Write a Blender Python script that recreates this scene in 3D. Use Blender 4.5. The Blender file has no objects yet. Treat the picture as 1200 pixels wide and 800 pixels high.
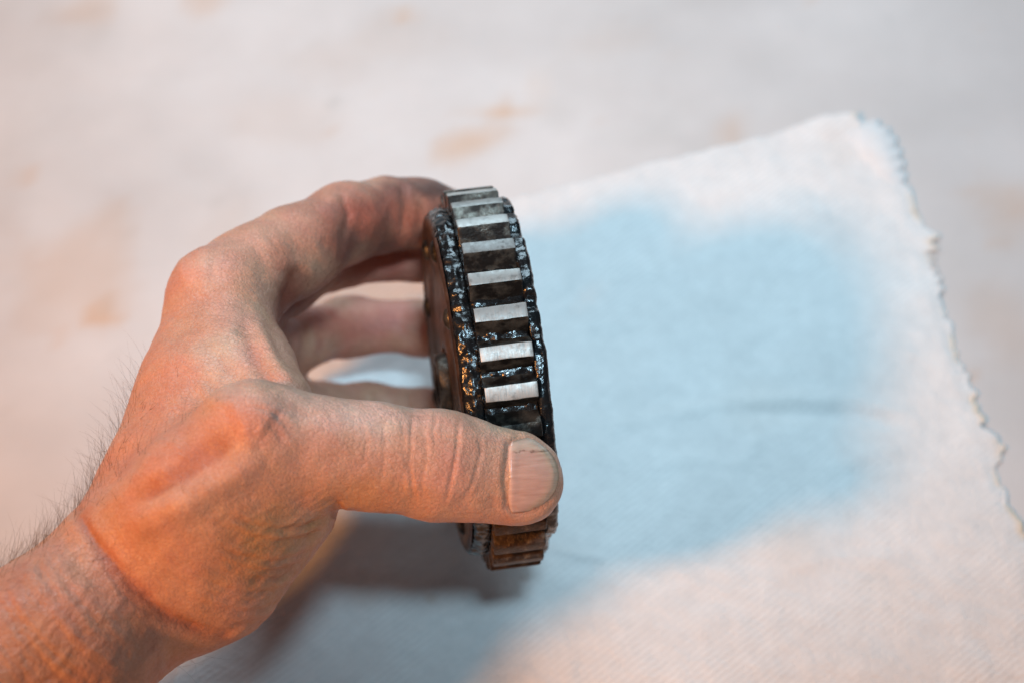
import bpy, bmesh, math
import numpy as np
from mathutils import Vector, Matrix
from mathutils.bvhtree import BVHTree

# ------------------------------------------------------------------ camera, world, lamps, exposure
sc = bpy.context.scene
PITCH = math.radians(52.0)
CAM = np.array([0.0, -0.33, 0.48])
RIGHT = np.array([1.0, 0.0, 0.0])
FWD = np.array([0.0, math.cos(PITCH), -math.sin(PITCH)])
UPV = np.array([0.0, math.sin(PITCH), math.cos(PITCH)])
FPX = 1200 * 50.0 / 22.3

cd = bpy.data.cameras.new('camera')
cam = bpy.data.objects.new('camera', cd)
sc.collection.objects.link(cam)
cam.location = CAM
cam.rotation_euler = (math.pi / 2 - PITCH, 0, 0)
cd.lens = 50.0
cd.sensor_width = 22.3
cd.clip_start = 0.01
cd.clip_end = 20.0
cd.dof.use_dof = True
cd.dof.focus_distance = 0.476
cd.dof.aperture_fstop = 6.7
cd.dof.aperture_blades = 7
sc.camera = cam

world = bpy.data.worlds.new('World')
sc.world = world
world.use_nodes = True
wb = world.node_tree.nodes['Background']
wb.inputs[0].default_value = (0.75, 0.86, 1.0, 1)
wb.inputs[1].default_value = 0.07


def aim(o, target):
    d = Vector(target) - o.location
    o.rotation_euler = d.to_track_quat('-Z', 'Y').to_euler()


# cool daylight-coloured work lamp, high and slightly to the right
ld = bpy.data.lights.new('cool_lamp', 'SPOT')
ld.energy = 35.0
ld.color = (0.52, 0.81, 1.0)
ld.shadow_soft_size = 0.05
ld.spot_size = math.radians(25.5)
ld.spot_blend = 1.0
cool = bpy.data.objects.new('cool_lamp', ld)
sc.collection.objects.link(cool)
cool.location = (0.07, -0.42, 0.98)
aim(cool, (0.030, 0.135, 0.0))

# broad cool window beyond the far side of the table
ld = bpy.data.lights.new('window_light', 'AREA')
ld.shape = 'RECTANGLE'
ld.size = 0.75
ld.size_y = 0.6
ld.energy = 11.3
ld.color = (0.62, 0.85, 1.0)
win = bpy.data.objects.new('window_light', ld)
sc.collection.objects.link(win)
win.location = (-0.12, 1.0, 0.88)
aim(win, (0.0, 0.03, 0.05))

# warm incandescent lamp, low on the left
ld = bpy.data.lights.new('warm_lamp', 'AREA')
ld.shape = 'DISK'
ld.size = 0.15
ld.energy = 12.3
ld.color = (1.0, 0.40, 0.11)
warm = bpy.data.objects.new('warm_lamp', ld)
sc.collection.objects.link(warm)
warm.location = (-0.69, -0.575, 0.835)
aim(warm, (0.0, 0.0, 0.05))

sc.view_settings.view_transform = 'Standard'
sc.view_settings.look = 'None'
sc.view_settings.exposure = 0.04
sc.view_settings.gamma = 1.0
sc.cycles.max_bounces = 8
try:
    sc.cycles.use_denoising = True
except Exception:
    pass

# ------------------------------------------------------------------ helpers
rng = np.random.default_rng(7)


def C3(px, py, d):
    """camera-frame millimetres (right, up, depth) of a sight line at a depth"""
    return np.array([(px - 600) / FPX * d, (400 - py) / FPX * d, d], dtype=float)


def to_world(p):
    p = np.asarray(p, float)
    return CAM + (p[..., 0:1] * RIGHT + p[..., 1:2] * UPV + p[..., 2:3] * FWD) / 1000.0


def to_px(p):
    p = np.asarray(p)
    return np.stack([600 + p[:, 0] / p[:, 2] * FPX, 400 - p[:, 1] / p[:, 2] * FPX], 1)


def on_table(px, py, z=0.0):
    d = FWD + (px - 600) / FPX * RIGHT + (400 - py) / FPX * UPV
    t = (z - CAM[2]) / d[2]
    return CAM + d * t


def _hash(ix, iy, iz, seed):
    h = (ix * 374761393 + iy * 668265263 + iz * 2147483647 + seed * 1274126177) & 0xFFFFFFFF
    h = ((h ^ (h >> 13)) * 1274126177) & 0xFFFFFFFF
    h = ((h ^ (h >> 16)) * 2246822519) & 0xFFFFFFFF
    return ((h ^ (h >> 15)) & 0xFFFFFF).astype(np.float64) / 0xFFFFFF


def vnoise(p, seed=0):
    p = np.asarray(p, float)
    i = np.floor(p).astype(np.int64)
    f = p - i
    f = f * f * f * (f * (f * 6 - 15) + 10)
    r = 0
    for dx in (0, 1):
        for dy in (0, 1):
            for dz in (0, 1):
                w = (f[:, 0] if dx else 1 - f[:, 0]) * (f[:, 1] if dy else 1 - f[:, 1]) * (f[:, 2] if dz else 1 - f[:, 2])
                r = r + w * _hash(i[:, 0] + dx, i[:, 1] + dy, i[:, 2] + dz, seed)
    return r * 2 - 1


def fbm(p, octv=4, seed=0, gain=0.5):
    a, s, r = 1.0, 1.0, 0
    for k in range(octv):
        r = r + a * vnoise(np.asarray(p) * s + 17.3 * k, seed + k)
        a *= gain
        s *= 2.03
    return r


def sstep(a, b, x):
    t = np.clip((x - a) / (b - a), 0, 1)
    return t * t * (3 - 2 * t)


def seg_dist2(P, A, B):
    ab = B - A
    t = np.clip(((P - A) @ ab) / (ab @ ab + 1e-12), 0, 1)
    return np.linalg.norm(P - (A + t[:, None] * ab), axis=1), t


def poly_dist(P, pts):
    pts = np.asarray(pts, float)
    n = len(pts) - 1
    best = np.full(len(P), 1e9)
    tt = np.zeros(len(P))
    for k in range(n):
        d, t = seg_dist2(P, pts[k], pts[k + 1])
        m = d < best
        best[m] = d[m]
        tt[m] = (k + t[m]) / n
    return best, tt


def obj(name, me, mats, parent=None, smooth=True):
    o = bpy.data.objects.new(name, me)
    sc.collection.objects.link(o)
    if mats is not None and len(me.materials) == 0:
        for m in (mats if isinstance(mats, (list, tuple)) else [mats]):
            me.materials.append(m)
    if parent is not None:
        o.parent = parent
    if smooth:
        me.polygons.foreach_set('use_smooth', np.ones(len(me.polygons), dtype=bool))
    return o


def mesh_np(name, V, Fq):
    me = bpy.data.meshes.new(name)
    me.from_pydata([tuple(v) for v in V], [], [tuple(int(i) for i in f) for f in Fq])
    me.update()
    return me


def tag(o, label=None, cat=None, group=None, kind=None):
    for k, v in (('label', label), ('category', cat), ('group', group), ('kind', kind)):
        if v:
            o[k] = v


def col_attr(me, rgb, name='tint'):
    at = me.color_attributes.new(name, 'FLOAT_COLOR', 'POINT')
    a = np.ones((len(me.vertices), 4), np.float32)
    a[:, :3] = rgb
    at.data.foreach_set('color', a.ravel())


def coords(me):
    a = np.empty(len(me.vertices) * 3, np.float32)
    me.vertices.foreach_get('co', a)
    return a.reshape(-1, 3).astype(float)


def normals(me):
    a = np.empty(len(me.vertices) * 3, np.float32)
    me.vertices.foreach_get('normal', a)
    return a.reshape(-1, 3).astype(float)


# ------------------------------------------------------------------ materials
class NT:
    def __init__(self, name):
        self.m = bpy.data.materials.new(name)
        self.m.use_nodes = True
        self.t = self.m.node_tree
        self.b = self.t.nodes['Principled BSDF']

    def n(self, typ, **kw):
        nd = self.t.nodes.new(typ)
        for k, v in kw.items():
            if hasattr(nd, k) and not k.startswith('i_'):
                setattr(nd, k, v)
        return nd

    def l(self, a, b):
        self.t.links.new(a, b)

    def noise(self, scale, detail=4, rough=0.55, vec=None):
        nd = self.n('ShaderNodeTexNoise')
        nd.inputs['Scale'].default_value = scale
        nd.inputs['Detail'].default_value = detail
        nd.inputs['Roughness'].default_value = rough
        if vec is not None:
            self.l(vec, nd.inputs['Vector'])
        return nd.outputs['Fac']

    def coord(self, what='Object'):
        return self.n('ShaderNodeTexCoord').outputs[what]

    def ramp(self, fac, stops):
        nd = self.n('ShaderNodeValToRGB')
        e = nd.color_ramp.elements
        while len(e) < len(stops):
            e.new(0.5)
        for k, (p, c) in enumerate(stops):
            e[k].position = p
            e[k].color = (c[0], c[1], c[2], 1) if hasattr(c, '__len__') else (c, c, c, 1)
        self.l(fac, nd.inputs[0])
        return nd.outputs[0]

    def mix(self, a, b, fac, blend='MIX'):
        nd = self.n('ShaderNodeMix')
        nd.data_type = 'RGBA'
        nd.blend_type = blend
        for s, v in ((0, fac), (6, a), (7, b)):
            if hasattr(v, 'is_linked') or hasattr(v, 'links'):
                self.l(v, nd.inputs[s])
            elif s == 0:
                nd.inputs[0].default_value = v
            else:
                nd.inputs[s].default_value = (v[0], v[1], v[2], 1)
        return nd.outputs[2]

    def math(self, op, a, b=0.0):
        nd = self.n('ShaderNodeMath')
        nd.operation = op
        for s, v in ((0, a), (1, b)):
            if hasattr(v, 'links'):
                self.l(v, nd.inputs[s])
            else:
                nd.inputs[s].default_value = v
        return nd.outputs[0]

    def bump(self, h, strength, dist, prev=None):
        nd = self.n('ShaderNodeBump')
        nd.inputs['Strength'].default_value = strength
        nd.inputs['Distance'].default_value = dist
        self.l(h, nd.inputs['Height'])
        if prev is not None:
            self.l(prev, nd.inputs['Normal'])
        return nd.outputs[0]

    def attr(self, name):
        nd = self.n('ShaderNodeAttribute')
        nd.attribute_name = name
        return nd.outputs['Color']

    def mapping(self, vec, rot=(0, 0, 0), scale=(1, 1, 1)):
        nd = self.n('ShaderNodeMapping')
        self.l(vec, nd.inputs[0])
        nd.inputs['Rotation'].default_value = rot
        nd.inputs['Scale'].default_value = scale
        return nd.outputs[0]


def mat_skin():
    k = NT('skin')
    co = k.coord()
    tint = k.attr('tint')
    mot = k.ramp(k.noise(260, 5, 0.6, co), [(0.3, (0.95, 0.90, 0.88)), (0.52, (1, 1, 1)), (0.72, (1.04, 1.04, 1.02))])
    mot2 = k.ramp(k.noise(1500, 3, 0.6, co), [(0.32, (0.89, 0.83, 0.80)), (0.68, (1.08, 1.09, 1.08))])
    c = k.mix(tint, mot, 1.0, 'MULTIPLY')
    c = k.mix(c, mot2, 1.0, 'MULTIPLY')
    k.l(c, k.b.inputs['Base Color'])
    k.b.inputs['Subsurface Weight'].default_value = 0.12
    k.b.inputs['Subsurface Radius'].default_value = (1.0, 0.35, 0.18)
    k.b.inputs['Subsurface Scale'].default_value = 0.0025
    k.l(k.ramp(k.noise(900, 3, 0.6, co), [(0.3, 0.33), (0.7, 0.52)]), k.b.inputs['Roughness'])
    k.b.inputs['Specular IOR Level'].default_value = 0.42
    # skin relief: crossing fine lines and pores
    v = k.n('ShaderNodeTexVoronoi')
    v.feature = 'DISTANCE_TO_EDGE'
    v.inputs['Scale'].default_value = 1050
    wob = k.n('ShaderNodeVectorMath')
    wob.operation = 'ADD'
    nz = k.n('ShaderNodeTexNoise')
    nz.inputs['Scale'].default_value = 300
    k.l(co, nz.inputs['Vector'])
    sca = k.n('ShaderNodeVectorMath')
    sca.operation = 'SCALE'
    sca.inputs['Scale'].default_value = 0.0016
    k.l(nz.outputs['Color'], sca.inputs[0])
    k.l(co, wob.inputs[0])
    k.l(sca.outputs[0], wob.inputs[1])
    k.l(wob.outputs[0], v.inputs['Vector'])
    h1 = k.ramp(v.outputs['Distance'], [(0.0, 0.0), (0.12, 0.8), (0.4, 1.0)])
    n1 = k.bump(h1, 0.42, 0.0002)
    n2 = k.bump(k.noise(480, 6, 0.66, co), 0.42, 0.0006, n1)
    n3 = k.bump(k.noise(2600, 2, 0.5, co), 0.35, 0.0002, n2)
    k.l(n3, k.b.inputs['Normal'])
    return k.m


def mat_nail():
    k = NT('nail')
    co = k.coord('UV')
    tint = k.attr('tint')
    st = k.noise(1, 4, 0.6, k.mapping(co, scale=(1.2, 16, 1)))
    c = k.mix(tint, k.ramp(st, [(0.3, (0.84, 0.78, 0.75)), (0.65, (1.08, 1.08, 1.07))]), 1.0, 'MULTIPLY')
    k.l(c, k.b.inputs['Base Color'])
    k.b.inputs['Roughness'].default_value = 0.27
    k.b.inputs['Subsurface Weight'].default_value = 0.1
    k.b.inputs['Subsurface Scale'].default_value = 0.001
    k.l(k.bump(st, 0.5, 0.00025), k.b.inputs['Normal'])
    return k.m


def mat_hair():
    k = NT('body_hair')
    k.b.inputs['Base Color'].default_value = (0.075, 0.045, 0.026, 1)
    k.b.inputs['Roughness'].default_value = 0.4
    return k.m


def mat_grease():
    k = NT('black_grease')
    co = k.coord()
    n = k.noise(320, 5, 0.6, co)
    rust = k.ramp(k.noise(120, 4, 0.6, co), [(0.60, 0.0), (0.78, 0.7)])
    base = k.mix((0.006, 0.006, 0.0065), (0.045, 0.018, 0.008), rust)
    glint = k.ramp(k.noise(1500, 3, 0.7, co), [(0.66, 0.0), (0.72, 0.6)])  # bright flecks painted in as glints on the wet grease
    glint = k.math('MULTIPLY', glint, k.ramp(k.noise(180, 3, 0.6, co), [(0.42, 0.1), (0.6, 1.0)]))
    base = k.mix(base, (0.42, 0.41, 0.40), glint)
    k.l(base, k.b.inputs['Base Color'])
    k.l(k.math('MULTIPLY', glint, 0.8), k.b.inputs['Metallic'])
    k.l(k.ramp(n, [(0.35, 0.16), (0.65, 0.34)]), k.b.inputs['Roughness'])
    k.b.inputs['Specular IOR Level'].default_value = 0.55
    n1 = k.bump(k.noise(480, 4, 0.55, co), 0.6, 0.0005)
    n2 = k.bump(k.noise(1900, 2, 0.5, co), 0.4, 0.00014, n1)
    k.b.inputs['Coat Weight'].default_value = 0.35
    k.b.inputs['Coat Roughness'].default_value = 0.12
    k.l(n2, k.b.inputs['Coat Normal'])
    k.l(n2, k.b.inputs['Normal'])
    return k.m


def mat_steel_land():
    k = NT('worn_steel')
    co = k.coord()
    geo = k.n('ShaderNodeObjectInfo')
    va = k.n('ShaderNodeVectorMath')
    va.operation = 'ADD'
    k.l(co, va.inputs[0])
    k.l(geo.outputs['Random'], va.inputs[1])
    vec = va.outputs[0]
    spots = k.ramp(k.noise(620, 5, 0.62, vec), [(0.52, 0.0), (0.66, 1.0)])
    patch = k.ramp(k.noise(150, 4, 0.6, vec), [(0.5, 0.0), (0.75, 0.75)])
    f = k.math('MULTIPLY', spots, k.math('ADD', patch, 0.28))
    tone = k.ramp(geo.outputs['Random'], [(0.0, (0.24, 0.235, 0.225)), (1.0, (0.56, 0.545, 0.51))])
    c = k.mix(tone, (0.05, 0.045, 0.04), f)
    k.l(c, k.b.inputs['Base Color'])
    k.b.inputs['Metallic'].default_value = 0.82
    k.l(k.ramp(k.noise(900, 3, 0.6, vec), [(0.3, 0.48), (0.7, 0.64)]), k.b.inputs['Roughness'])
    n1 = k.bump(k.noise(1, 4, 0.6, k.mapping(vec, scale=(2600, 260, 260))), 0.3, 0.0002)
    k.l(n1, k.b.inputs['Normal'])
    return k.m


def mat_steel_dark():
    k = NT('oily_steel')
    co = k.coord()
    geo = k.n('ShaderNodeObjectInfo')
    va = k.n('ShaderNodeVectorMath')
    va.operation = 'ADD'
    k.l(co, va.inputs[0])
    k.l(geo.outputs['Random'], va.inputs[1])
    vec = va.outputs[0]
    f = k.ramp(k.noise(260, 5, 0.6, vec), [(0.36, 0.0), (0.56, 1.0)])
    c = k.mix((0.13, 0.115, 0.095), (0.018, 0.015, 0.013), f)
    k.l(c, k.b.inputs['Base Color'])
    k.b.inputs['Metallic'].default_value = 0.7
    k.l(k.ramp(f, [(0.0, 0.34), (1.0, 0.5)]), k.b.inputs['Roughness'])
    k.l(k.bump(k.noise(900, 4, 0.65, vec), 0.5, 0.0004), k.b.inputs['Normal'])
    return k.m


def mat_rusty():
    k = NT('rusty_plate')
    co = k.coord()
    n = k.noise(150, 6, 0.65, co)
    c = k.ramp(n, [(0.3, (0.015, 0.01, 0.009)), (0.5, (0.055, 0.028, 0.018)), (0.7, (0.12, 0.07, 0.048))])
    k.l(c, k.b.inputs['Base Color'])
    k.b.inputs['Metallic'].default_value = 0.25
    k.b.inputs['Roughness'].default_value = 0.42
    k.l(k.bump(k.noise(700, 5, 0.65, co), 0.5, 0.0005), k.b.inputs['Normal'])
    return k.m


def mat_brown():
    k = NT('shaded_brown_steel')
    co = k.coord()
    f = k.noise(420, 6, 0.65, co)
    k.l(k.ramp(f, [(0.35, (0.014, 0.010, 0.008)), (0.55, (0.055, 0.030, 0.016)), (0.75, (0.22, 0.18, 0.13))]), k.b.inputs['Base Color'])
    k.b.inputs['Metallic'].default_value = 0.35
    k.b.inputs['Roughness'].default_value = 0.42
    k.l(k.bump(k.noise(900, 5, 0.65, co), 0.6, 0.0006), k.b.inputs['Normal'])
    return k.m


def mat_cloth():
    k = NT('white_twill')
    co = k.coord()
    tint = k.attr('tint')
    f = k.ramp(k.noise(220, 5, 0.65, co), [(0.3, (0.93, 0.93, 0.93)), (0.7, (1.03, 1.03, 1.03))])
    c = k.mix(tint, f, 1.0, 'MULTIPLY')
    rot = k.mapping(co, rot=(0, 0, math.radians(-41)))
    w = k.n('ShaderNodeTexWave')
    w.wave_type = 'BANDS'
    w.bands_direction = 'Y'
    w.inputs['Scale'].default_value = 195
    w.inputs['Distortion'].default_value = 1.8
    w.inputs['Detail'].default_value = 2
    w.inputs['Detail Scale'].default_value = 3
    k.l(rot, w.inputs['Vector'])
    fade = k.ramp(k.noise(45, 3, 0.5, co), [(0.40, 0.12), (0.62, 1.0)])
    tw = k.math('MULTIPLY', w.outputs['Fac'], fade)
    c = k.mix(c, k.ramp(tw, [(0.0, (0.94, 0.935, 0.935)), (1.0, (1.03, 1.03, 1.03))]), 1.0, 'MULTIPLY')
    k.l(c, k.b.inputs['Base Color'])
    k.b.inputs['Roughness'].default_value = 0.95
    k.b.inputs['Specular IOR Level'].default_value = 0.1
    k.b.inputs['Sheen Weight'].default_value = 0.15
    n1 = k.bump(tw, 0.28, 0.0003)
    n2 = k.bump(k.noise(700, 6, 0.75, co), 0.6, 0.0008, n1)
    n3 = k.bump(k.noise(90, 5, 0.6, co), 0.35, 0.002, n2)
    k.l(n3, k.b.inputs['Normal'])
    return k.m


def mat_table():
    k = NT('stained_tabletop')
    co = k.coord()
    tint = k.attr('tint')
    f = k.ramp(k.noise(14, 6, 0.6, co), [(0.25, (0.90, 0.89, 0.88)), (0.75, (1.05, 1.05, 1.05))])
    c = k.mix(tint, f, 1.0, 'MULTIPLY')
    k.l(c, k.b.inputs['Base Color'])
    k.l(k.ramp(k.noise(40, 4, 0.6, co), [(0.3, 0.5), (0.7, 0.68)]), k.b.inputs['Roughness'])
    k.b.inputs['Specular IOR Level'].default_value = 0.25
    k.l(k.bump(k.noise(60, 5, 0.6, co), 0.15, 0.002), k.b.inputs['Normal'])
    return k.m


M_SKIN, M_NAIL, M_HAIR = mat_skin(), mat_nail(), mat_hair()
M_GREASE, M_LAND, M_DARK, M_RUST = mat_grease(), mat_steel_land(), mat_steel_dark(), mat_rusty()
M_CLOTH, M_TABLE = mat_cloth(), mat_table()
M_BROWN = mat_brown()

# ------------------------------------------------------------------ tabletop
nx, ny = 420, 420
xs = np.linspace(-0.8, 0.8, nx)
ys = np.linspace(-0.7, 0.9, ny)
gx, gy = np.meshgrid(xs, ys, indexing='ij')
V = np.stack([gx.ravel(), gy.ravel(), np.zeros(nx * ny)], 1)
idx = np.arange(nx * ny).reshape(nx, ny)
Fq = np.stack([idx[:-1, :-1].ravel(), idx[1:, :-1].ravel(), idx[1:, 1:].ravel(), idx[:-1, 1:].ravel()], 1)
me = mesh_np('tabletop', V, Fq)
rgb = np.tile(np.array([0.63, 0.595, 0.575]), (len(V), 1))
P2 = V[:, :2]
N1 = fbm(np.c_[P2 * 55, np.zeros(len(V))], 5, 3)
N2 = fbm(np.c_[P2 * 18, np.ones(len(V))], 4, 9)
rgb *= (1 + 0.06 * N2 + 0.035 * N1)[:, None]
tan = np.array([0.60, 0.36, 0.20])
grey = np.array([0.50, 0.47, 0.44])
stains = [  # px, py, rx, ry (mm on the table), strength, colour
    (592, 129, 3.5, 2.5, 0.9, tan), (566, 160, 6, 2.5, 0.5, tan), (545, 172, 6, 3, 0.55, tan), (522, 185, 5, 4, 0.4, tan), (600, 132, 9, 2, 0.3, tan), (628, 92, 4, 9, 0.5, tan),
    (655, 140, 5, 8, 0.45, grey), (862, 150, 5, 11, 0.6, tan), (800, 128, 10, 9, 0.35, grey), (760, 165, 16, 6, 0.35, grey),
    (118, 367, 4, 4, 0.9, tan), (75, 325, 16, 17, 0.45, tan), (160, 90, 10, 9, 0.3, grey), (118, 45, 10, 8, 0.35, grey),
    (235, 3, 6, 6, 0.5, tan), (115, 6, 9, 7, 0.5, tan), (1195, 240, 10, 16, 1.0, tan), (1140, 300, 14, 14, 0.35, grey),
    (1190, 380, 10, 14, 0.5, tan), (1015, 40, 16, 9, 0.3, grey), (1175, 480, 8, 16, 0.4, grey), (430, 60, 20, 10, 0.16, tan),
    (30, 180, 14, 20, 0.3, grey), (260, 260, 12, 12, 0.2, tan), (1110, 120, 12, 9, 0.25, grey), (700, 60, 14, 8, 0.15, tan),
    (330, 150, 18, 10, 0.15, tan), (900, 60, 18, 12, 0.18, grey)]
for px, py, rx, ry, s, c in stains:
    c0 = on_table(px, py)[:2]
    q = (P2 - c0) * 1000 / np.array([rx, ry])
    r = np.sqrt((q ** 2).sum(1)) + 0.9 * N1
    w = 0.62 * s * sstep(1.5, -0.1, r)
    rgb = rgb * (1 - w[:, None]) + c * w[:, None]
for _ in range(70):
    c0 = on_table(rng.uniform(-50, 1250), rng.uniform(-40, 560))[:2]
    q = (P2 - c0) * 1000 / (rng.uniform(0.8, 2.6) * np.array([1, rng.uniform(0.5, 1.6)]))
    wgt = rng.uniform(0.15, 0.5) * sstep(1.6, 0.0, np.sqrt((q ** 2).sum(1)) + 0.5 * N1)
    rgb = rgb * (1 - wgt[:, None]) + (tan if rng.random() < 0.5 else grey) * wgt[:, None]
wr = 0.6 * sstep(0.0, 0.20, P2[:, 0])[:, None]
rgb = rgb * (1 - wr) + np.array([0.42, 0.43, 0.44]) * wr
col_attr(me, rgb)
table = obj('tabletop', me, M_TABLE)
sol = table.modifiers.new('thickness', 'SOLIDIFY')
sol.thickness = 0.03
sol.offset = -1
tag(table, 'pale tabletop with rusty brown stains under the white cloth', None, None, 'structure')

# ------------------------------------------------------------------ cloth


def resample(pts, n):
    pts = np.asarray(pts, float)
    s = np.r_[0, np.cumsum(np.linalg.norm(np.diff(pts, axis=0), axis=1))]
    t = np.linspace(0, s[-1], n)
    return np.stack([np.interp(t, s, pts[:, k]) for k in range(pts.shape[1])], 1)


T = lambda lst: [on_table(*p)[:2] for p in lst]
nu, nv = 300, 380
left_e = resample(T([(425, 283), (335, 480), (225, 740), (190, 850), (130, 1000)]), nv)
right_e = resample(T([(1003, 139), (1022, 160), (1046, 190), (1072, 235), (1087, 275), (1098, 325), (1115, 375), (1132, 425),
                      (1152, 480), (1172, 535), (1194, 600), (1240, 740), (1290, 900), (1330, 1020)]), nv)
top_e = resample(T([(425, 283), (610, 234), (800, 187), (940, 151), (968, 141), (1003, 139)]), nu)
bot_e = resample(np.array([left_e[-1], right_e[-1]]), nu)
U, W = np.meshgrid(np.linspace(0, 1, nu), np.linspace(0, 1, nv), indexing='ij')
U1, W1 = U[..., None], W[..., None]
Pc = ((1 - W1) * top_e[:, None] + W1 * bot_e[:, None] + (1 - U1) * left_e[None] + U1 * right_e[None]
      - ((1 - U1) * (1 - W1) * top_e[0] + U1 * (1 - W1) * top_e[-1] + (1 - U1) * W1 * bot_e[0] + U1 * W1 * bot_e[-1]))
P2 = Pc.reshape(-1, 2)
u, w = U.ravel(), W.ravel()
arc = w * np.linalg.norm(np.diff(right_e, axis=0), axis=1).sum() * 1000
zz = np.abs(((arc / 4.1 + 0.9 * vnoise(np.c_[arc / 13, arc * 0, arc * 0], 5)) % 1) - 0.5) * 2
zamp = np.clip(0.55 + 0.9 * vnoise(np.c_[arc / 19, arc * 0, arc * 0], 15), 0.1, 1.3)
edge = sstep(0.968, 1.0, u)
tuft = sum(a_ * np.exp(-((w - w_) * 300 / s_) ** 2) for a_, w_, s_ in ((0.8, .10, 3), (1.3, .205, 3.4), (0.8, .28, 2.5), (1.5, .335, 3.6), (1.0, .43, 2.6), (0.9, .50, 3)))
P2 = P2 + np.c_[edge * (zz * 2.6 * zamp - 1.3 + 1.5 * vnoise(np.c_[arc / 8, arc * 0, arc * 0], 2) + 0.6 * vnoise(np.c_[arc / 1.3, arc * 0, arc * 0], 22) + tuft) / 1000, 0 * u]
P2 = P2 + np.c_[0 * u, sstep(0.03, 0, w) * 0.0005 * vnoise(np.c_[u * 60, u * 0, u * 0], 8)]
loc = P2 * 1000
z = 1.3 + 0.55 * fbm(np.c_[loc / 26, np.zeros(len(loc))], 3, 21) + 0.16 * fbm(np.c_[loc / 6, np.zeros(len(loc))], 3, 25)
z += edge * (-0.7 + 0.9 * np.clip(vnoise(np.c_[arc / 16, arc * 0, arc * 0], 12), 0, 1) + 0.15 * tuft)
z += 1.6 * sstep(0.05, 0, w) * sstep(0.75, 1.0, u)


def crease(pts, hgt, wid, asym=0.0):
    global z
    pl = np.array(T(pts)) * 1000
    d, t = poly_dist(loc, pl)
    env = np.sin(np.pi * np.clip(t, 0.02, 0.98)) ** 0.6
    z = z + hgt * env * np.exp(-(d / wid) ** 2)


crease([(690, 505), (780, 490), (850, 476), (930, 472), (1010, 476), (1075, 490)], 0.9, 2.6)
crease([(700, 330), (760, 320), (830, 326)], 0.5, 4)
crease([(650, 400), (700, 380), (760, 384)], 0.5, 3)
crease([(880, 690), (960, 660), (1050, 655)], 0.6, 3)
crease([(760, 560), (800, 540), (850, 545)], 0.5, 2.5)
crease([(900, 230), (950, 260), (985, 310)], 0.8, 5)
crease([(840, 486), (930, 488), (1010, 492), (1060, 502)], -0.9, 2.5)
crease([(640, 645), (680, 655), (715, 660)], 0.9, 1.4)
crease([(860, 560), (880, 530), (900, 510)], 0.7, 2.5)
crease([(960, 560), (1000, 540), (1060, 530)], 0.8, 3)
z = np.maximum(z, 0.45)
V = np.c_[P2, z / 1000]
idx = np.arange(nu * nv).reshape(nu, nv)
Fq = np.stack([idx[:-1, :-1].ravel(), idx[:-1, 1:].ravel(), idx[1:, 1:].ravel(), idx[1:, :-1].ravel()], 1)
me = mesh_np('cloth', V, Fq)
rgb = np.tile(np.array([0.80, 0.79, 0.775]), (len(V), 1))
n = fbm(np.c_[loc / 30, np.ones(len(V))], 4, 31)
rgb *= (1 + 0.035 * n)[:, None]
for px, py, r0, s in ((880, 475, 12, .08), (930, 640, 9, .18), (1040, 690, 9, .12), (505, 705, 2.0, .35), (430, 700, 5, .15), (985, 175, 12, 0.15),
                      (1100, 335, 3, .3), (1131, 412, 3, .3)):
    c0 = on_table(px, py)[:2] * 1000
    wgt = s * sstep(1.2, 0.2, np.linalg.norm(loc - c0, axis=1) / r0 + 0.4 * n)
    rgb = rgb * (1 - wgt[:, None]) + np.array([0.60, 0.46, 0.36]) * wgt[:, None]
cream = sstep(0.985, 0.998, u) * np.clip(0.35 + 0.8 * vnoise(np.c_[arc / 5, arc * 0, arc * 0], 33), 0, 0.9)
rgb = rgb * (1 - cream[:, None]) + np.array([0.80, 0.66, 0.50]) * cream[:, None]
col_attr(me, rgb)
cloth = obj('cloth', me, M_CLOTH)
sol = cloth.modifiers.new('thickness', 'SOLIDIFY')
sol.thickness = 0.0003
sol.offset = -1
tag(cloth, 'white twill cloth with a ragged pinked edge lying under the greasy gear', 'cloth')

# second layer peeking out at the far corner
pts_o = resample(T([(1004, 148), (1027, 144), (1045, 160), (1056, 188), (1060, 216)]), 40)
pts_i = resample(T([(975, 165), (995, 175), (1010, 195), (1028, 215), (1045, 232)]), 40)
vv, ff = [], []
for i in range(40):
    for j in range(10):
        t = j / 9
        p = pts_i[i] * (1 - t) + pts_o[i] * t
        p = p + np.array([0.0008, 0.0005]) * math.sin(i * 1.1) * t
        vv.append((p[0], p[1], 0.0004 + 0.0016 * math.sin(math.pi * min(1, t * 1.1)) * math.sin(math.pi * (i + 4) / 47)))
for i in range(39):
    for j in range(9):
        a = i * 10 + j
        ff.append((a, a + 1, a + 11, a + 10))
me = mesh_np('folded_corner', np.array(vv), ff)
col_attr(me, np.tile(np.array([0.82, 0.81, 0.80]), (len(vv), 1)))
fc = obj('folded_corner', me, M_CLOTH, cloth)
sol = fc.modifiers.new('thickness', 'SOLIDIFY')
sol.thickness = 0.0006

# ------------------------------------------------------------------ gear (local axis = X, millimetres scaled to metres)
GC = C3(574, 443, 520)
roll, yaw = math.radians(7.0), math.radians(6.2)
ax = np.array([math.cos(roll) * math.cos(yaw), math.sin(roll) * math.cos(yaw), math.sin(yaw)])
axw = ax[0] * RIGHT + ax[1] * UPV + ax[2] * FWD
nearw = -(FWD - axw * (FWD @ axw))
nearw /= np.linalg.norm(nearw)
upw = np.cross(axw, nearw)
if upw @ UPV < 0:
    upw = -upw
gear = bpy.data.objects.new('gear_wheel', None)
gear.empty_display_size = 0.02
sc.collection.objects.link(gear)
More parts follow.
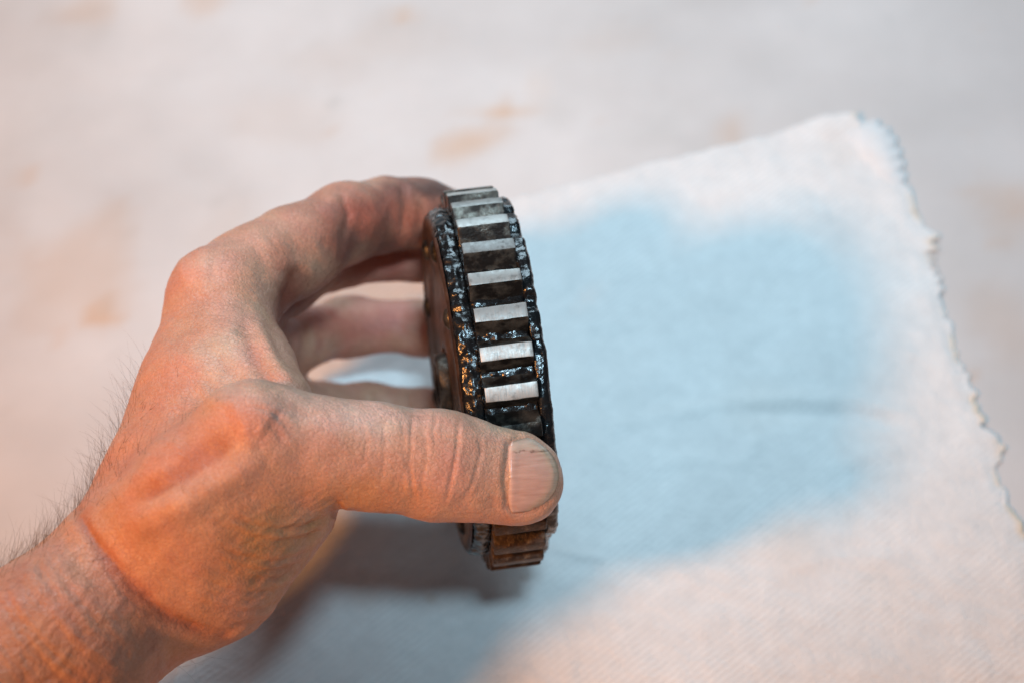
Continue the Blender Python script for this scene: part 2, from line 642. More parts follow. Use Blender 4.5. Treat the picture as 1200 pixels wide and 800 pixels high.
# local axes: x = axis, y = towards the viewer, z = up the picture
R3 = Matrix((axw, nearw, upw)).transposed()
if R3.determinant() < 0:
    R3 = Matrix((axw, -nearw, upw)).transposed()
    YS = -1
else:
    YS = 1
gear.matrix_world = Matrix.Translation(Vector(to_world(GC))) @ R3.to_4x4() @ Matrix.Scale(0.957, 4)
tag(gear, 'small steel gear with greasy black rims held upright between thumb and fingers', 'gear')

NT_, RO, RR, HW = 32, 45.0, 41.1, 5.9
PH0 = math.radians(7.6)


def ring(th, x, r):
    return np.stack([np.broadcast_to(x, th.shape), YS * r * np.cos(th), r * np.sin(th)], -1) / 1000.0


def lathe(name, prof, nseg, mat, rfun=None, amp=0.0, fq=0.5, seed=0, mats=None, closed=False):
    """prof = list of (x, r, material index); rfun(theta, x, r) may modulate r"""
    th = np.linspace(0, 2 * math.pi, nseg, endpoint=False)
    rows = []
    for (x, r) in prof:
        rr = np.full(nseg, float(r))
        xx = np.full(nseg, float(x))
        if rfun is not None:
            rr = rfun(th, x, rr)
        if amp:
            q = np.stack([xx * fq, rr * np.cos(th) * fq, rr * np.sin(th) * fq], 1)
            n_ = fbm(q, 3, seed, 0.42)
            rr = rr + amp * n_
            xx = xx + 0.5 * amp * fbm(q + 31.7, 3, seed + 5, 0.6)
        rows.append(np.stack([xx, YS * rr * np.cos(th), rr * np.sin(th)], 1) / 1000.0)
    V = np.concatenate(rows)
    m = len(rows)
    F = []
    rng_m = range(m) if closed else range(m - 1)
    for a in rng_m:
        b = (a + 1) % m
        for i in range(nseg):
            j = (i + 1) % nseg
            F.append((a * nseg + i, a * nseg + j, b * nseg + j, b * nseg + i))
    me = mesh_np(name, V, F)
    bm = bmesh.new()
    bm.from_mesh(me)
    bmesh.ops.recalc_face_normals(bm, faces=bm.faces)
    bm.to_mesh(me)
    bm.free()
    return me


def dense(pr, step):
    out = []
    for (a, b) in zip(pr[:-1], pr[1:]):
        L = math.hypot(b[0] - a[0], b[1] - a[1])
        n = max(1, int(L / step))
        for k in range(n):
            t = k / n
            out.append((a[0] + (b[0] - a[0]) * t, a[1] + (b[1] - a[1]) * t))
    out.append(pr[-1])
    return out


# toothed ring body
prof = [(-HW, 12)] + dense([(-HW, 36), (-HW, RR), (HW, RR), (HW, 36)], 0.6) + [(HW, 12)]
obj('gear_ring', lathe('gear_ring', prof, 560, None, amp=0.42, fq=0.7, seed=3, closed=True), M_GREASE, gear)

# one tooth: flat land on top, sloping flanks, rounded root, slightly worn edges


def tooth_mesh(seed):
    bm = bmesh.new()
    g = np.random.default_rng(seed)
    hl, hb, top, bot = 1.62, 3.1, RO, RR - 0.8
    xs_ = np.r_[-HW - 0.02, -HW + 0.12, -HW + 0.5, np.linspace(-HW + 1.2, HW - 1.2, 9), HW - 0.5, HW - 0.12, HW + 0.02]
    prof = [(-hb - 0.7, bot), (-hb + 0.1, bot + 1.4), (-hl - 0.14, top - 0.34), (-hl + 0.05, top - 0.07), (-hl + 0.3, top), (0, top + 0.03), (hl - 0.3, top),
            (hl - 0.05, top - 0.07), (hl + 0.14, top - 0.34), (hb - 0.1, bot + 1.4), (hb + 0.7, bot)]
    e0 = np.cumsum(g.normal(0, 0.035, len(xs_)))
    e1 = np.cumsum(g.normal(0, 0.035, len(xs_)))
    rows = []
    n = len(xs_)
    for a, x in enumerate(xs_):
        f = {0: 0.55, 1: 0.16, n - 2: 0.16, n - 1: 0.55}.get(a, 0.0)
        row = []
        for q_, (t, r_) in enumerate(prof):
            tt = t * (1 - 0.08 * f) + (e0[a] if 2 <= q_ <= 4 else e1[a] if 6 <= q_ <= 8 else 0)
            rr = r_ - (f * 0.6 if r_ > top - 1 else 0) + (g.normal(0, 0.02) if r_ > top - 1 else g.normal(0, 0.09))
            row.append(bm.verts.new((x / 1000, YS * rr / 1000, tt / 1000)))
        rows.append(row)
    for a in range(n - 1):
        for i in range(len(prof) - 1):
            f = bm.faces.new((rows[a][i], rows[a][i + 1], rows[a + 1][i + 1], rows[a + 1][i]))
            f.material_index = 0 if (3 <= i <= 6 and 0 < a < n - 2) else (1 if 0 < a < n - 2 else 2)
            f.smooth = True
    for row in (rows[0], rows[-1]):
        f = bm.faces.new(row)
        f.material_index = 2
    bmesh.ops.recalc_face_normals(bm, faces=bm.faces)
    for e in bm.edges:
        if len(e.link_faces) == 2 and e.calc_face_angle(0) > math.radians(28):
            e.smooth = False
    me = bpy.data.meshes.new('tooth')
    bm.to_mesh(me)
    bm.free()
    for m_ in (M_LAND, M_DARK, M_GREASE):
        me.materials.append(m_)
    return me


tms = [tooth_mesh(k) for k in range(5)]
for k in range(NT_):
    th = PH0 + 2 * math.pi * k / NT_
    o = bpy.data.objects.new('tooth', tms[(k * 3) % 5])
    sc.collection.objects.link(o)
    o.parent = gear
    o.rotation_euler = (YS * th, 0, 0)
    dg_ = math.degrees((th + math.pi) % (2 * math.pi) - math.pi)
    if -110 < dg_ < -36:  # thumb's shadow painted into the colour of the underside teeth
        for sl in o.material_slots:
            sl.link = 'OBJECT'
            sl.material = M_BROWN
        o['label'] = 'tooth painted brown for shade at the underside of the gear'
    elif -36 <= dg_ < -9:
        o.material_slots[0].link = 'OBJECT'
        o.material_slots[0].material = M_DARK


# left side plate with greasy outer edge and rusty face
def r_left(th, x, r):
    return r + np.where(r > 38, 0.5 * np.cos(3 * th + 1.0) + 0.35 * np.sin(7 * th), 0)


prof = dense([(-HW - 0.05, 37), (-HW - 0.05, 40.6), (-HW - 2.0, 41.0), (-HW - 4.0, 40.2), (-HW - 4.5, 39.4)], 0.4)
obj('side_plate', lathe('side_plate', prof, 520, None, rfun=r_left, amp=0.42, fq=0.75, seed=11), M_GREASE, gear)
prof = [(-HW - 4.4, 39.7), (-HW - 4.9, 39.2), (-HW - 5.0, 37.5), (-HW - 4.5, 36.5), (-HW - 4.4, 30), (-HW - 3.6, 28), (-HW - 3.6, 16), (-HW - 4.2, 14),
        (-HW - 4.2, 9), (-HW + 1, 9), (-HW + 1, 39.0)]
obj('face_plate', lathe('face_plate', dense(prof, 1.2), 260, None, amp=0.12, fq=0.5, seed=17), M_RUST, gear)
# hub boss with bore
prof = [(-HW - 4.0, 7.5), (-HW - 6.3, 7.3), (-HW - 6.7, 6.9), (-HW - 6.7, 5.2), (-HW - 6.3, 4.6), (-HW - 3.0, 4.5)]
obj('hub', lathe('hub', prof, 96, None, amp=0.04, fq=0.6, seed=23), M_DARK, gear)
# rivets round the rusty face
bm = bmesh.new()
bmesh.ops.create_uvsphere(bm, u_segments=20, v_segments=10, radius=0.0026)
for v in bm.verts:
    v.co.x *= 0.55
rm = bpy.data.meshes.new('rivet')
bm.to_mesh(rm)
bm.free()
rm.materials.append(M_DARK)
rm.polygons.foreach_set('use_smooth', np.ones(len(rm.polygons), dtype=bool))
for k in range(9):
    th = math.radians(-14 + 40 * k)
    o = bpy.data.objects.new('rivet', rm)
    sc.collection.objects.link(o)
    o.parent = gear
    o.location = ((-HW - 4.4) / 1000, YS * 33.5 * math.cos(th) / 1000, 33.5 * math.sin(th) / 1000)


# right side plate: scalloped above, plain disc below
def r_right(th, x, r):
    d = np.degrees((th + math.pi) % (2 * math.pi) - math.pi)
    k = np.where(r > 36, 1.0, 0.0)
    rr = r.copy()
    rr += k * (-0.9 * sstep(10, 13, d) * sstep(170, 160, d))
    for c_, wd, dep in ((23, 2.6, 1.2), (52, 3.0, 1.2), (66, 3.0, 1.5), (95, 4, 1.5), (125, 4, 1.5), (-75, 14, 2.2), (-120, 5, 1.4)):
        rr -= k * 1.5 * dep * np.exp(-((d - c_) / wd) ** 4)
    return rr


prof = dense([(HW + 0.05, 37), (HW + 0.05, 42.6), (HW + 1.0, 43.0), (HW + 2.4, 42.9), (HW + 3.0, 42.2), (HW + 3.0, 36)], 0.45)
obj('end_plate', lathe('end_plate', prof + [(HW + 3.0, 10), (HW, 10)], 520, None, rfun=r_right, amp=0.40, fq=0.42, seed=29), M_GREASE, gear)

# ------------------------------------------------------------------ hand (one continuous skin surface grown from a distance field)
VOX = 0.85
lo = np.array([-208.0, -146.0, 372.0])
hi = np.array([22.0, 48.0, 625.0])
dims = np.ceil((hi - lo) / VOX).astype(int)
D = np.full(dims, 30.0, np.float32)
axes = [lo[i] + VOX * np.arange(dims[i]) for i in range(3)]


def smin(a, b, k):
    h = np.clip(0.5 + 0.5 * (b - a) / k, 0, 1)
    return b * (1 - h) + a * h - k * h * (1 - h)


def region(mn, mx, pad):
    s = []
    for i in range(3):
        a = int(max(0, math.floor((mn[i] - pad - lo[i]) / VOX)))
        b = int(min(dims[i], math.ceil((mx[i] + pad - lo[i]) / VOX) + 1))
        s.append(slice(a, max(a, b)))
    return tuple(s)


def cap(a, b, k=5.0, flat=None):
    """tapered capsule between (px, py, depth, r) and another"""
    global D
    A, B = C3(*a[:3]), C3(*b[:3])
    ra, rb = a[3], b[3]
    pad = max(ra, rb) + 14
    s = region(np.minimum(A, B), np.maximum(A, B), pad)
    X = axes[0][s[0]][:, None, None]
    Y = axes[1][s[1]][None, :, None]
    Z = axes[2][s[2]][None, None, :]
    ab = B - A
    L2 = ab @ ab + 1e-9
    t = np.clip(((X - A[0]) * ab[0] + (Y - A[1]) * ab[1] + (Z - A[2]) * ab[2]) / L2, 0, 1)
    d = np.sqrt((X - A[0] - t * ab[0]) ** 2 + (Y - A[1] - t * ab[1]) ** 2 + (Z - A[2] - t * ab[2]) ** 2) - (ra + (rb - ra) * t)
    D[s] = smin(D[s], d.astype(np.float32), k)


def chain(pts, k=5.0):
    for a, b in zip(pts[:-1], pts[1:]):
        cap(a, b, k)


# forearm: radial side near, ulnar side further
chain([(-600, 1210, 400, 24.0), (-190, 935, 428, 21.5), (60, 768, 452, 18.5), (170, 672, 470, 17.0)], 6)
chain([(-590, 1200, 424, 23), (-190, 930, 452, 20), (60, 765, 473, 17.5), (174, 672, 487, 16.0)], 10)
# metacarpals / back of the hand
chain([(170, 665, 472, 17), (205, 575, 478, 13.5), (233, 470, 489, 12.2), (256, 350, 506, 10.3)], 8)
chain([(178, 668, 486, 16), (222, 560, 494, 13), (250, 460, 508, 12), (262, 375, 524, 10.3)], 10)
chain([(188, 664, 490, 14), (255, 545, 508, 12), (276, 402, 543, 10.5)], 10)
chain([(195, 660, 494, 13), (275, 560, 516, 12), (300, 470, 562, 10)], 10)
# muscle between thumb and index, web
cap((235, 560, 474, 14), (282, 450, 488, 11), 10)
cap((262, 410, 496, 9.0), (318, 478, 476, 9.0), 7)
cap((275, 385, 503, 7.5), (300, 440, 492, 7.0), 6)
# thumb metacarpal and thenar
chain([(172, 640, 461, 12.0), (232, 585, 455, 11.4), (300, 522, 455, 11.3)], 9)
cap((325, 592, 470, 11.5), (258, 674, 468, 11.8), 12)
cap((300, 560, 464, 12), (240, 640, 464, 12.5), 12)
cap((330, 600, 486, 11), (235, 665, 486, 13), 9)
# thumb
chain([(297, 512, 455, 11.2), (372, 527, 459, 9.9), (432, 534, 463, 10.1), (512, 545, 467, 10.8)], 4)
cap((512, 529, 467, 7.7), (607, 545, 473, 6.7), 4)
cap((512, 560, 467, 7.7), (606, 574, 473.5, 6.9), 4)
cap((560, 553, 469.5, 8.4), (615, 560, 474, 7.9), 4)
# index
chain([(256, 349, 506, 10.3), (300, 319, 515, 9.6), (345, 294, 524, 9.2), (405, 261, 536, 8.8)], 6)
chain([(405, 261, 536, 8.8), (450, 252, 545, 8.4), (492, 250, 550, 7.9), (529, 255, 553, 6.6)], 4)
# middle
chain([(262, 375, 524, 10.3), (330, 325, 545, 8.8), (395, 293, 560, 8.6), (498, 290, 566, 7.7), (560, 294, 560, 6.8)], 4)
# ring
chain([(270, 400, 543, 10), (345, 398, 567, 7.4), (408, 382, 582, 7.0), (496, 384, 583, 6.6), (556, 386, 571, 6.2)], 4)
# little finger
chain([(300, 470, 562, 9.4), (380, 483, 580, 6.8), (430, 480, 588, 6.5), (500, 484, 584, 6.1), (552, 484, 573, 5.7)], 4)


def surface_nets(D):
    ins = D < 0
    c = np.zeros(tuple(np.array(D.shape) - 1), np.int8)
    for dx in (0, 1):
        for dy in (0, 1):
            for dz in (0, 1):
                c += ins[dx:D.shape[0] - 1 + dx, dy:D.shape[1] - 1 + dy, dz:D.shape[2] - 1 + dz]
    act = (c > 0) & (c < 8)
    ii = np.argwhere(act)
    vid = np.full(act.shape, -1, np.int64)
    vid[act] = np.arange(len(ii))
    acc = np.zeros((len(ii), 3))
    cnt = np.zeros(len(ii))
    offs = [(dx, dy, dz) for dx in (0, 1) for dy in (0, 1) for dz in (0, 1)]
    for a in offs:
        for ax_ in range(3):
            if a[ax_] == 1:
                continue
            b = list(a)
            b[ax_] = 1
            va = D[ii[:, 0] + a[0], ii[:, 1] + a[1], ii[:, 2] + a[2]].astype(float)
            vb = D[ii[:, 0] + b[0], ii[:, 1] + b[1], ii[:, 2] + b[2]].astype(float)
            m = (va < 0) != (vb < 0)
            t = np.where(m, va / np.where(m, va - vb, 1), 0)
            p = np.tile(np.array(a, float), (len(ii), 1))
            p[:, ax_] += t
            acc[m] += p[m]
            cnt[m] += 1
    Vv = lo + VOX * (ii + acc / cnt[:, None])
    F = []
    for ax_ in range(3):
        n0 = [slice(1, D.shape[i] - 1) for i in range(3)]
        n0[ax_] = slice(0, D.shape[ax_] - 1)
        n1 = list(n0)
        n1[ax_] = slice(1, D.shape[ax_])
        A, B = ins[tuple(n0)], ins[tuple(n1)]
        cr = np.argwhere(A != B)
        o = np.array([1, 1, 1])
        o[ax_] = 0
        g = cr + o
        e1, e2 = (ax_ + 1) % 3, (ax_ + 2) % 3
        d1 = np.zeros(3, int)
        d1[e1] = -1
        d2 = np.zeros(3, int)
        d2[e2] = -1
        q = [g, g + d1, g + d1 + d2, g + d2]
        f = np.stack([vid[x[:, 0], x[:, 1], x[:, 2]] for x in q], 1)
        fl = A[tuple((cr).T)]
        f = np.where(fl[:, None], f, f[:, ::-1])
        F.append(f)
    F = np.concatenate(F)
    F = F[(F >= 0).all(1)]
    return Vv, F


HV, HF = surface_nets(D)
del D
# relax the voxel stairs
E_ = np.concatenate([HF[:, [0, 1]], HF[:, [1, 2]], HF[:, [2, 3]], HF[:, [3, 0]]])
deg = np.bincount(E_.ravel(), minlength=len(HV)).astype(float)[:, None]


def lap(Vv):
    s = np.zeros_like(Vv)
    for k in range(3):
        s[:, k] = np.bincount(E_[:, 0], Vv[E_[:, 1], k], len(Vv)) + np.bincount(E_[:, 1], Vv[E_[:, 0], k], len(Vv))
    return s / deg


for it in range(6):
    HV = HV + 0.55 * (lap(HV) - HV)
    HV = HV - 0.50 * (lap(HV) - HV) if it % 2 == 0 else HV

tmp = mesh_np('hand_base', HV, HF)
to = bpy.data.objects.new('hand_base', tmp)
sc.collection.objects.link(to)
sm = to.modifiers.new('s', 'SUBSURF')
sm.levels = 1
dg = bpy.context.evaluated_depsgraph_get()
hm = bpy.data.meshes.new_from_object(to.evaluated_get(dg))
bpy.data.objects.remove(to)
bpy.data.meshes.remove(tmp)
hm.name = 'hand'
hv, hn = coords(hm), normals(hm)
if (hn[:, 2].mean() > 0) and False:
    hn = -hn
hp = to_px(hv)
face = np.clip(-hn[:, 2] * 1.6 + 0.25, 0, 1)          # how far a point of skin faces outward on the thumb side
near = sstep(540, 515, hv[:, 2])
disp = np.zeros(len(hv))
MM = 5.6                                               # px per mm near the thumb


def groove(pts, h, wid, rim=0.0, taper=True, mask=None):
    """crease (h<0) or ridge (h>0) along a line over the skin; wid in mm"""
    global disp
    d, t = poly_dist(hp, pts)
    d = d / MM
    env = np.clip(np.minimum(t, 1 - t) * 5, 0, 1) if taper else 1.0
    m_ = (face * near if mask is None else mask) * env
    disp = disp + m_ * (h * np.exp(-(d / wid) ** 2) - rim * h * np.exp(-((d - 2.0 * wid) / (1.1 * wid)) ** 2))


# wrist folds
groove([(88, 585), (104, 622), (140, 668), (185, 712), (232, 738), (262, 746)], -0.7, 1.9, 0.0, taper=False)
groove([(92, 600), (112, 632), (150, 676)], -0.45, 0.7, 0.2)
groove([(165, 696), (200, 724), (240, 741)], -0.4, 0.8, 0.2)
wv = rng.uniform(-8, 8, (14, 4))
for k in range(14):
    o = 9 + 13.5 * k
    groove([(86 - 0.72 * o + wv[k, 0], 588 + 0.62 * o), (118 - 0.70 * o + wv[k, 1], 640 + 0.66 * o), (158 - 0.66 * o + wv[k, 2], 690 + 0.68 * o), (212 - 0.6 * o + wv[k, 3], 734 + 0.66 * o)],
           (-0.22, -0.08, -0.14, -0.06, -0.18)[k % 5], 0.7 + 0.25 * (k % 3), 0.3)
for k in range(6):
    o = 10 + 11 * k
    groove([(112 + 0.9 * o, 598 + 0.1 * o), (138 + 0.85 * o, 645 - 0.2 * o), (175 + 0.8 * o, 692 - 0.35 * o), (222 + 0.7 * o, 722 - 0.4 * o)], -0.07, 0.6, 0.3)
# tendon of the thumb
groove([(140, 628), (190, 602), (235, 578), (275, 556), (312, 536)], 1.7, 3.2)
groove([(150, 596), (200, 560), (245, 530), (278, 510)], -1.1, 3.0)
# thumb base knuckle
groove([(272, 500), (300, 488), (318, 500)], 0.9, 4.5)
groove([(296, 476), (312, 482), (330, 488)], -0.25, 0.6)
groove([(300, 485), (322, 500), (336, 520)], -0.2, 0.6)
groove([(314, 478), (334, 494), (346, 512)], -0.2, 0.6)
# folds where the thumb leaves the palm
for k in range(11):
    y0 = 600 + 12.0 * k + 2.5 * math.sin(2.3 * k)
    x0 = 388 - 4.0 * k - 0.25 * k * k
    groove([(x0 + 4, y0), (x0 - 24, y0 + 14), (x0 - 56, y0 + 20), (x0 - 92, y0 + 15), (x0 - 124, y0 + 2)], -0.32 + 0.024 * k, 0.65 + 0.1 * (k % 3), 0.4)
    groove([(x0 - 6, y0 + 7), (x0 - 34, y0 + 19), (x0 - 70, y0 + 22)], -0.16, 0.5, 0.3)
groove([(404, 592), (396, 598), (388, 606)], -0.8, 1.6)
# thumb joint creases
for pts, h in (([(468, 484), (474, 510), (476, 545), (470, 582)], -0.14), ([(484, 482), (482, 515), (480, 548), (486, 590)], -0.24),
               ([(512, 480), (508, 505), (512, 522)], -0.18), ([(538, 486), (537, 520), (530, 556), (520, 598)], -0.26),
               ([(562, 500), (564, 530), (556, 560), (542, 590)], -0.16), ([(448, 486), (452, 530), (446, 570)], -0.10),
               ([(496, 490), (500, 530), (494, 566), (500, 596)], -0.12), ([(422, 480), (430, 520), (424, 560)], -0.1)):
    groove(pts, h, 0.45, 0.3)
groove([(500, 500), (505, 545), (500, 590)], 0.25, 4.0)
# web fold between thumb and index finger
groove([(292, 356), (306, 384), (322, 420), (340, 448), (366, 470)], 0.7, 1.8)
groove([(280, 366), (292, 400), (306, 432), (326, 458)], -0.6, 1.8)
groove([(306, 350), (320, 392), (334, 424)], -0.4, 1.2)
# index knuckle and joints
mk = np.clip(-hn[:, 2] * 1.2 + 0.5, 0, 1) * sstep(585, 560, hv[:, 2])
groove([(205, 322), (228, 312), (250, 316)], 0.5, 4.0, mask=mk)
groove([(356, 312), (346, 330), (338, 356), (332, 390)], -1.3, 2.2, mask=mk)
groove([(330, 318), (322, 345), (318, 380)], 0.5, 2.5, mask=mk)
groove([(398, 225), (408, 250), (400, 285)], -0.3, 0.8, 0.3, mask=mk)
groove([(386, 224), (392, 250), (388, 282)], 0.3, 2.5, mask=mk)
groove([(470, 212), (476, 240), (470, 280)], -0.25, 0.9, 0.3, mask=mk)
groove([(440, 455), (440, 480)], -0.3, 0.8, mask=sstep(560, 575, hv[:, 2]))
groove([(478, 456), (478, 480)], -0.3, 0.8, mask=sstep(560, 575, hv[:, 2]))
# veins over the back of the hand
groove([(160, 560), (190, 500), (226, 440), (262, 396), (280, 372)], 0.35, 1.5)
groove([(226, 440), (250, 470), (286, 478)], 0.28, 1.3)
groove([(230, 400), (258, 420), (284, 462)], -0.25, 1.6)
groove([(120, 600), (160, 560), (210, 540)], 0.3, 1.6)
# nail bed wall
nail_px = np.array([(596, 520), (607, 514), (626, 513), (640, 519), (651, 535), (655, 552), (651, 571), (641, 588), (626, 598), (606, 600), (595, 592), (592, 560)], float)
d, t = poly_dist(hp, np.r_[nail_px, nail_px[:1]])
disp += face * near * (-0.28 * np.exp(-(d / 3.2) ** 2) + 0.22 * np.exp(-((d - 8) / 5) ** 2))
# uneven flesh, fine wrinkling stretched across the limb
q = hv.copy()
disp += 0.30 * fbm(q / 11.0, 3, 41)
disp += 0.10 * fbm(q / 3.2, 3, 47)
dv = np.array([0.72, 0.69])                            # along the arm
s_ = hp @ dv / MM
c_ = hp @ np.array([-0.69, 0.72]) / MM
arm_w = sstep(330, 60, hp[:, 0]) * sstep(560, 640, hp[:, 1])
wr_n = fbm(np.c_[s_ / 1.3 + 0.5 * vnoise(hv / 6, 3), c_ / 6, hv[:, 2] / 8], 3, 51)
disp += 0.13 * arm_w * wr_n
th_w = sstep(230, 330, hp[:, 0]) * sstep(560, 610, hp[:, 1]) * sstep(430, 380, hp[:, 0])
th_w = th_w * 1.3
wr_t = fbm(np.c_[(hp @ np.array([0.5, 0.87])) / MM / 1.1 + 0.6 * vnoise(hv / 7, 8), (hp @ np.array([0.87, -0.5])) / MM / 7, hv[:, 2] / 9], 3, 57)
disp += 0.14 * th_w * wr_t
hv2 = hv + hn * disp[:, None]
hw = to_world(hv2)
base = np.array([hw[:, 0].min() * 0.5, -0.06, 0.0])

# skin colour: base with ruddy, pale and grimy areas, plus light and shade painted in
rgb = np.tile(np.array([0.62, 0.325, 0.22]), (len(hv), 1))


def dab(px, py, rx, ry, c, s, dmin=0, dmax=999, nz=0.35):
    global rgb
    r = np.sqrt(((hp[:, 0] - px) / rx) ** 2 + ((hp[:, 1] - py) / ry) ** 2) + nz * Nz
    m_ = s * sstep(1.2, 0.1, r) * (hv[:, 2] > dmin) * (hv[:, 2] < dmax)
    rgb = rgb * (1 - m_[:, None]) + np.array(c) * m_[:, None]


Nz = fbm(hv / 9.0, 4, 61)
red, pale, dirt, warm_lit = (0.62, 0.255, 0.175), (0.66, 0.40, 0.31), (0.17, 0.085, 0.07), (0.57, 0.265, 0.095)
dab(292, 498, 44, 32, (0.63, 0.24, 0.16), 0.6)
dab(322, 488, 22, 16, (0.52, 0.27, 0.23), 0.5)
dab(235, 330, 55, 45, red, 0.5)
dab(190, 480, 70, 110, red, 0.36)
dab(150, 580, 80, 60, red, 0.25)
dab(505, 545, 60, 60, red, 0.30)
dab(575, 540, 30, 40, (0.46, 0.27, 0.22), 0.45)
dab(440, 490, 110, 32, (0.72, 0.47, 0.37), 0.95)  # cool light from above painted onto the top of the thumb
dab(350, 470, 60, 24, pale, 0.6)
dab(275, 400, 40, 60, pale, 0.45)
dab(262, 432, 46, 48, (0.62, 0.46, 0.36), 0.65)
dab(235, 318, 40, 26, (0.70, 0.42, 0.32), 0.6)
dab(590, 500, 40, 14, (0.52, 0.38, 0.27), 0.5)
dab(640, 575, 26, 40, (0.62, 0.27, 0.16), 0.5)
dab(230, 590, 90, 26, pale, 0.35)
dab(300, 640, 90, 90, warm_lit, 0.75)  # warm lamp light painted onto the thenar
dab(440, 585, 90, 30, warm_lit, 0.5)  # same painted warm light along the thumb's underside
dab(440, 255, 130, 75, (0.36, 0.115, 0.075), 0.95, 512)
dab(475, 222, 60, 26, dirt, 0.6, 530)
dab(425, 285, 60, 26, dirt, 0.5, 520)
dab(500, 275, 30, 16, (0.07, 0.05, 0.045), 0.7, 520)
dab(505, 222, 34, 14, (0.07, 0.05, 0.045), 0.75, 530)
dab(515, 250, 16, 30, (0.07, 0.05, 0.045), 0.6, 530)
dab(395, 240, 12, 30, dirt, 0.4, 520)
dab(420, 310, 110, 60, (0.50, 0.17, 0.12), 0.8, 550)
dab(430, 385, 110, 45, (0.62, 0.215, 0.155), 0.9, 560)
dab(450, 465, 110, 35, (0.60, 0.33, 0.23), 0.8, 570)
dab(338, 365, 36, 70, (0.36, 0.13, 0.09), 0.75, 498)  # shade below the index base painted into the web
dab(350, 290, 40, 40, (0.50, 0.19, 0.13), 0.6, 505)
dab(40, 760, 160, 110, (0.46, 0.26, 0.19), 0.6)  # lower forearm darkened, its shadow put into the colour
rgb *= (1 + 0.05 * fbm(hv / 3.5, 3, 71))[:, None] * np.array([1, 1, 1])
rgb[:, 1] *= 1 + 0.04 * fbm(hv / 6.0, 3, 77)
# creases darker and redder
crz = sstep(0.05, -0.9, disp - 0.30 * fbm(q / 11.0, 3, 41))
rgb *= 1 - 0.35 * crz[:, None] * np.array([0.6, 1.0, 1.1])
hm.vertices.foreach_set('co', hw.astype(np.float32).ravel())
hm.update()
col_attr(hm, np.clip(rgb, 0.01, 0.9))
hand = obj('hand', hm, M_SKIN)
tag(hand, 'left hand and hairy forearm gripping the greasy gear from the left', 'hand')

# thumbnail, laid on the skin
bvh = BVHTree.FromPolygons([tuple(v) for v in hw], [tuple(p.vertices) for p in hm.polygons])
nn, mm = 44, 60
vv, uvs, ccol = [], [], []
cx, cy = 622, 556.5
for i in range(nn):
    for j in range(mm):
        a, b = i / (nn - 1), j / (mm - 1) * 2 - 1
        # left edge at x=596, free edge curved round to the right
        yy = cy + 43.0 * b * (1 - 0.03 * (1 - a) ** 2) + 4 * (a - 0.5) * -1
        xr = 655 - 30 * abs(b) ** 2.6 - (5 if b < 0 else 0) * abs(b)
        xl = 596.5 + 3.5 * abs(b) ** 8 - 1.0 * (1 - b * b)
        xx = xl + (xr - xl) * a
        d3 = to_world(C3(xx, yy, 440)) - CAM
        dr = Vector(d3).normalized()
        hit = bvh.ray_cast(Vector(CAM), dr)
        dd = (hit[0] - Vector(CAM)).length if hit[0] is not None else 0.47
        vv.append((xx, yy, dd * 1000 * (dr @ Vector(FWD))))
        uvs.append((a, (b + 1) / 2))
        ccol.append((a, b))
vv = np.array(vv)
Z = vv[:, 2].reshape(nn, mm)
# smooth curved plate through the skin depths: quadratic fit
A_ = np.array(ccol)
Q = np.c_[np.ones(len(A_)), A_[:, 0], A_[:, 1], A_[:, 0] ** 2, A_[:, 1] ** 2, A_[:, 0] * A_[:, 1]]
cf, *_ = np.linalg.lstsq(Q, vv[:, 2], rcond=None)
zf = Q @ cf
zb = 0.6 * zf + 0.4 * vv[:, 2] - 0.58 + 0.30 * (np.abs(A_[:, 1]) ** 6) + 0.35 * np.clip(1 - A_[:, 0] / 0.06, 0, 1)
zb -= 0.45 * sstep(0.35, 0.9, A_[:, 0]) * sstep(-0.3, -0.9, A_[:, 1])
zb += 0.10 * np.clip((A_[:, 0] - 0.9) / 0.1, 0, 1)
zb -= 0.03 * fbm(np.c_[A_[:, 1] * 14, A_[:, 0] * 1.2, A_[:, 0] * 0], 3, 5)
pos = to_world(np.array([C3(x_, y_, d_) for x_, y_, d_ in zip(vv[:, 0], vv[:, 1], zb)]))
ff = []
for i in range(nn - 1):
    for j in range(mm - 1):
        a = i * mm + j
        ff.append((a, a + mm, a + mm + 1, a + 1))
me = mesh_np('thumbnail', pos, ff)
uvl = me.uv_layers.new(name='UVMap')
for lp in me.loops:
    uvl.data[lp.index].uv = uvs[lp.vertex_index]
ncol = np.tile(np.array([0.64, 0.38, 0.30]), (len(pos), 1))


def nmix(c, m_):
    global ncol
    ncol = ncol * (1 - m_[:, None]) + np.array(c) * m_[:, None]


a_, b_ = A_[:, 0], A_[:, 1]
jag = 0.04 * fbm(np.c_[a_ * 9, b_ * 9, a_ * 0], 3, 19)
nmix((0.66, 0.43, 0.28), sstep(0.70, 0.98, a_ + 0.25 * b_ * b_ + jag) * 0.75)
nmix((0.66, 0.46, 0.35), sstep(-0.66, -0.74, b_ + jag) * 0.85)
nmix((0.60, 0.44, 0.38), sstep(0.14, 0.02, a_) * 0.6)
nmix((0.13, 0.06, 0.03), np.exp(-((b_ + 0.69 + jag - 0.05 * a_) / 0.022) ** 2) * sstep(0.05, 0.2, a_) * np.where((a_ > 0.42) & (a_ < 0.55), 0.2, 0.75))
nmix((0.12, 0.06, 0.03), sstep(0.965, 0.995, a_) * sstep(-0.3, 0.3, b_) * 0.7)
nmix((0.10, 0.06, 0.04), sstep(0.93, 0.99, a_) * sstep(0.5, -0.5, b_) * np.clip(0.5 + 4 * jag, 0, 0.8))
nmix((0.14, 0.07, 0.04), sstep(0.95, 1.0, np.abs(b_)) * 0.5)
col_attr(me, ncol)
nail = obj('thumbnail', me, M_NAIL, hand)

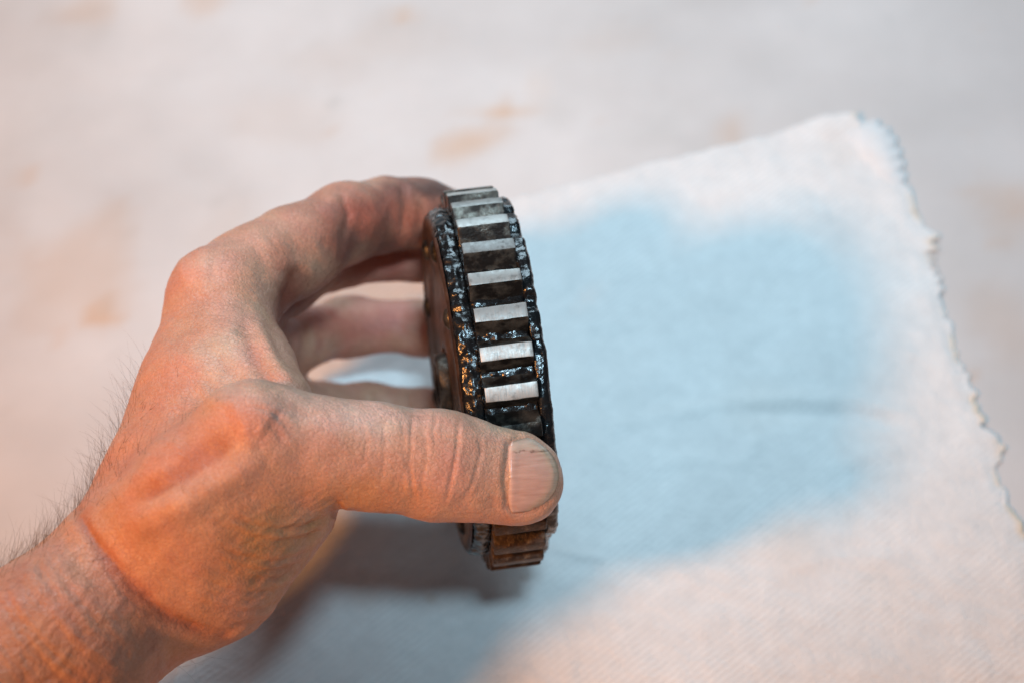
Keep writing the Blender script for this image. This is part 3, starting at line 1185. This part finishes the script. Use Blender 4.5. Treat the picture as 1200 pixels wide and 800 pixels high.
# arm and hand hair: fine curved three-sided strands
hn2 = normals(hm)
vis = np.where(hn[:, 2] < 0.45)[0]
hpx = hp[vis]
edge_d, _ = poly_dist(hpx, [(-20, 690), (45, 640), (92, 590), (128, 520), (155, 465)])
wt = 1.6 * np.exp(-(edge_d / 26) ** 2) * sstep(-0.9, -0.15, hn[vis][:, 2]) + 0.32 * sstep(330, 150, hpx[:, 0]) * sstep(300, 420, hpx[:, 1])
wt *= sstep(420, 500, hpx[:, 1]) * 0.85 + 0.15
wt[hpx[:, 0] < -40] = 0
wt[(hpx[:, 0] > 150) & (hpx[:, 1] > 640)] *= 0.15
wt = wt / wt.sum()
pick = rng.choice(vis, size=900, p=wt)
vv, ff = [], []
armdir = np.array([0.45, 0.80, 0.0])
for i in pick:
    p0 = hv2[i]
    n0 = hn[i]
    tdir = armdir + rng.normal(0, 0.55, 3)
    tdir -= n0 * (tdir @ n0)
    tdir /= np.linalg.norm(tdir) + 1e-9
    edge_h = n0[2] > -0.45
    L = rng.uniform(4, 13) if edge_h else rng.uniform(2.0, 5.0)
    lift = rng.uniform(0.35, 1.0) if edge_h else rng.uniform(0.12, 0.35)
    curl = rng.uniform(-0.7, 1.0)
    ns = 7
    dr = n0 * lift + tdir * 0.8
    dr /= np.linalg.norm(dr)
    side = np.cross(n0, tdir) * rng.normal(0, 0.25)
    p = p0 - n0 * 0.15
    rad0 = rng.uniform(0.015, 0.029) if edge_h else rng.uniform(0.026, 0.042)
    b0 = len(vv)
    for s in range(ns):
        t = s / (ns - 1)
        a1 = np.cross(dr, [0.3, 0.5, 0.81])
        a1 /= np.linalg.norm(a1)
        a2 = np.cross(dr, a1)
        r_ = rad0 * (1 - 0.8 * t)
        for k in range(3):
            an = 2 * math.pi * k / 3
            vv.append(p + r_ * (a1 * math.cos(an) + a2 * math.sin(an)))
        p = p + dr * L / ns
        dr = dr + (tdir * curl - n0 * 0.10 * lift + side) * 0.30
        dr /= np.linalg.norm(dr)
    for s in range(ns - 1):
        for k in range(3):
            k2 = (k + 1) % 3
            ff.append((b0 + s * 3 + k, b0 + s * 3 + k2, b0 + s * 3 + 3 + k2, b0 + s * 3 + 3 + k))
me = mesh_np('arm_hair', to_world(np.array(vv)), ff)
hair = obj('arm_hair', me, M_HAIR, hand)
hair['kind'] = 'stuff'
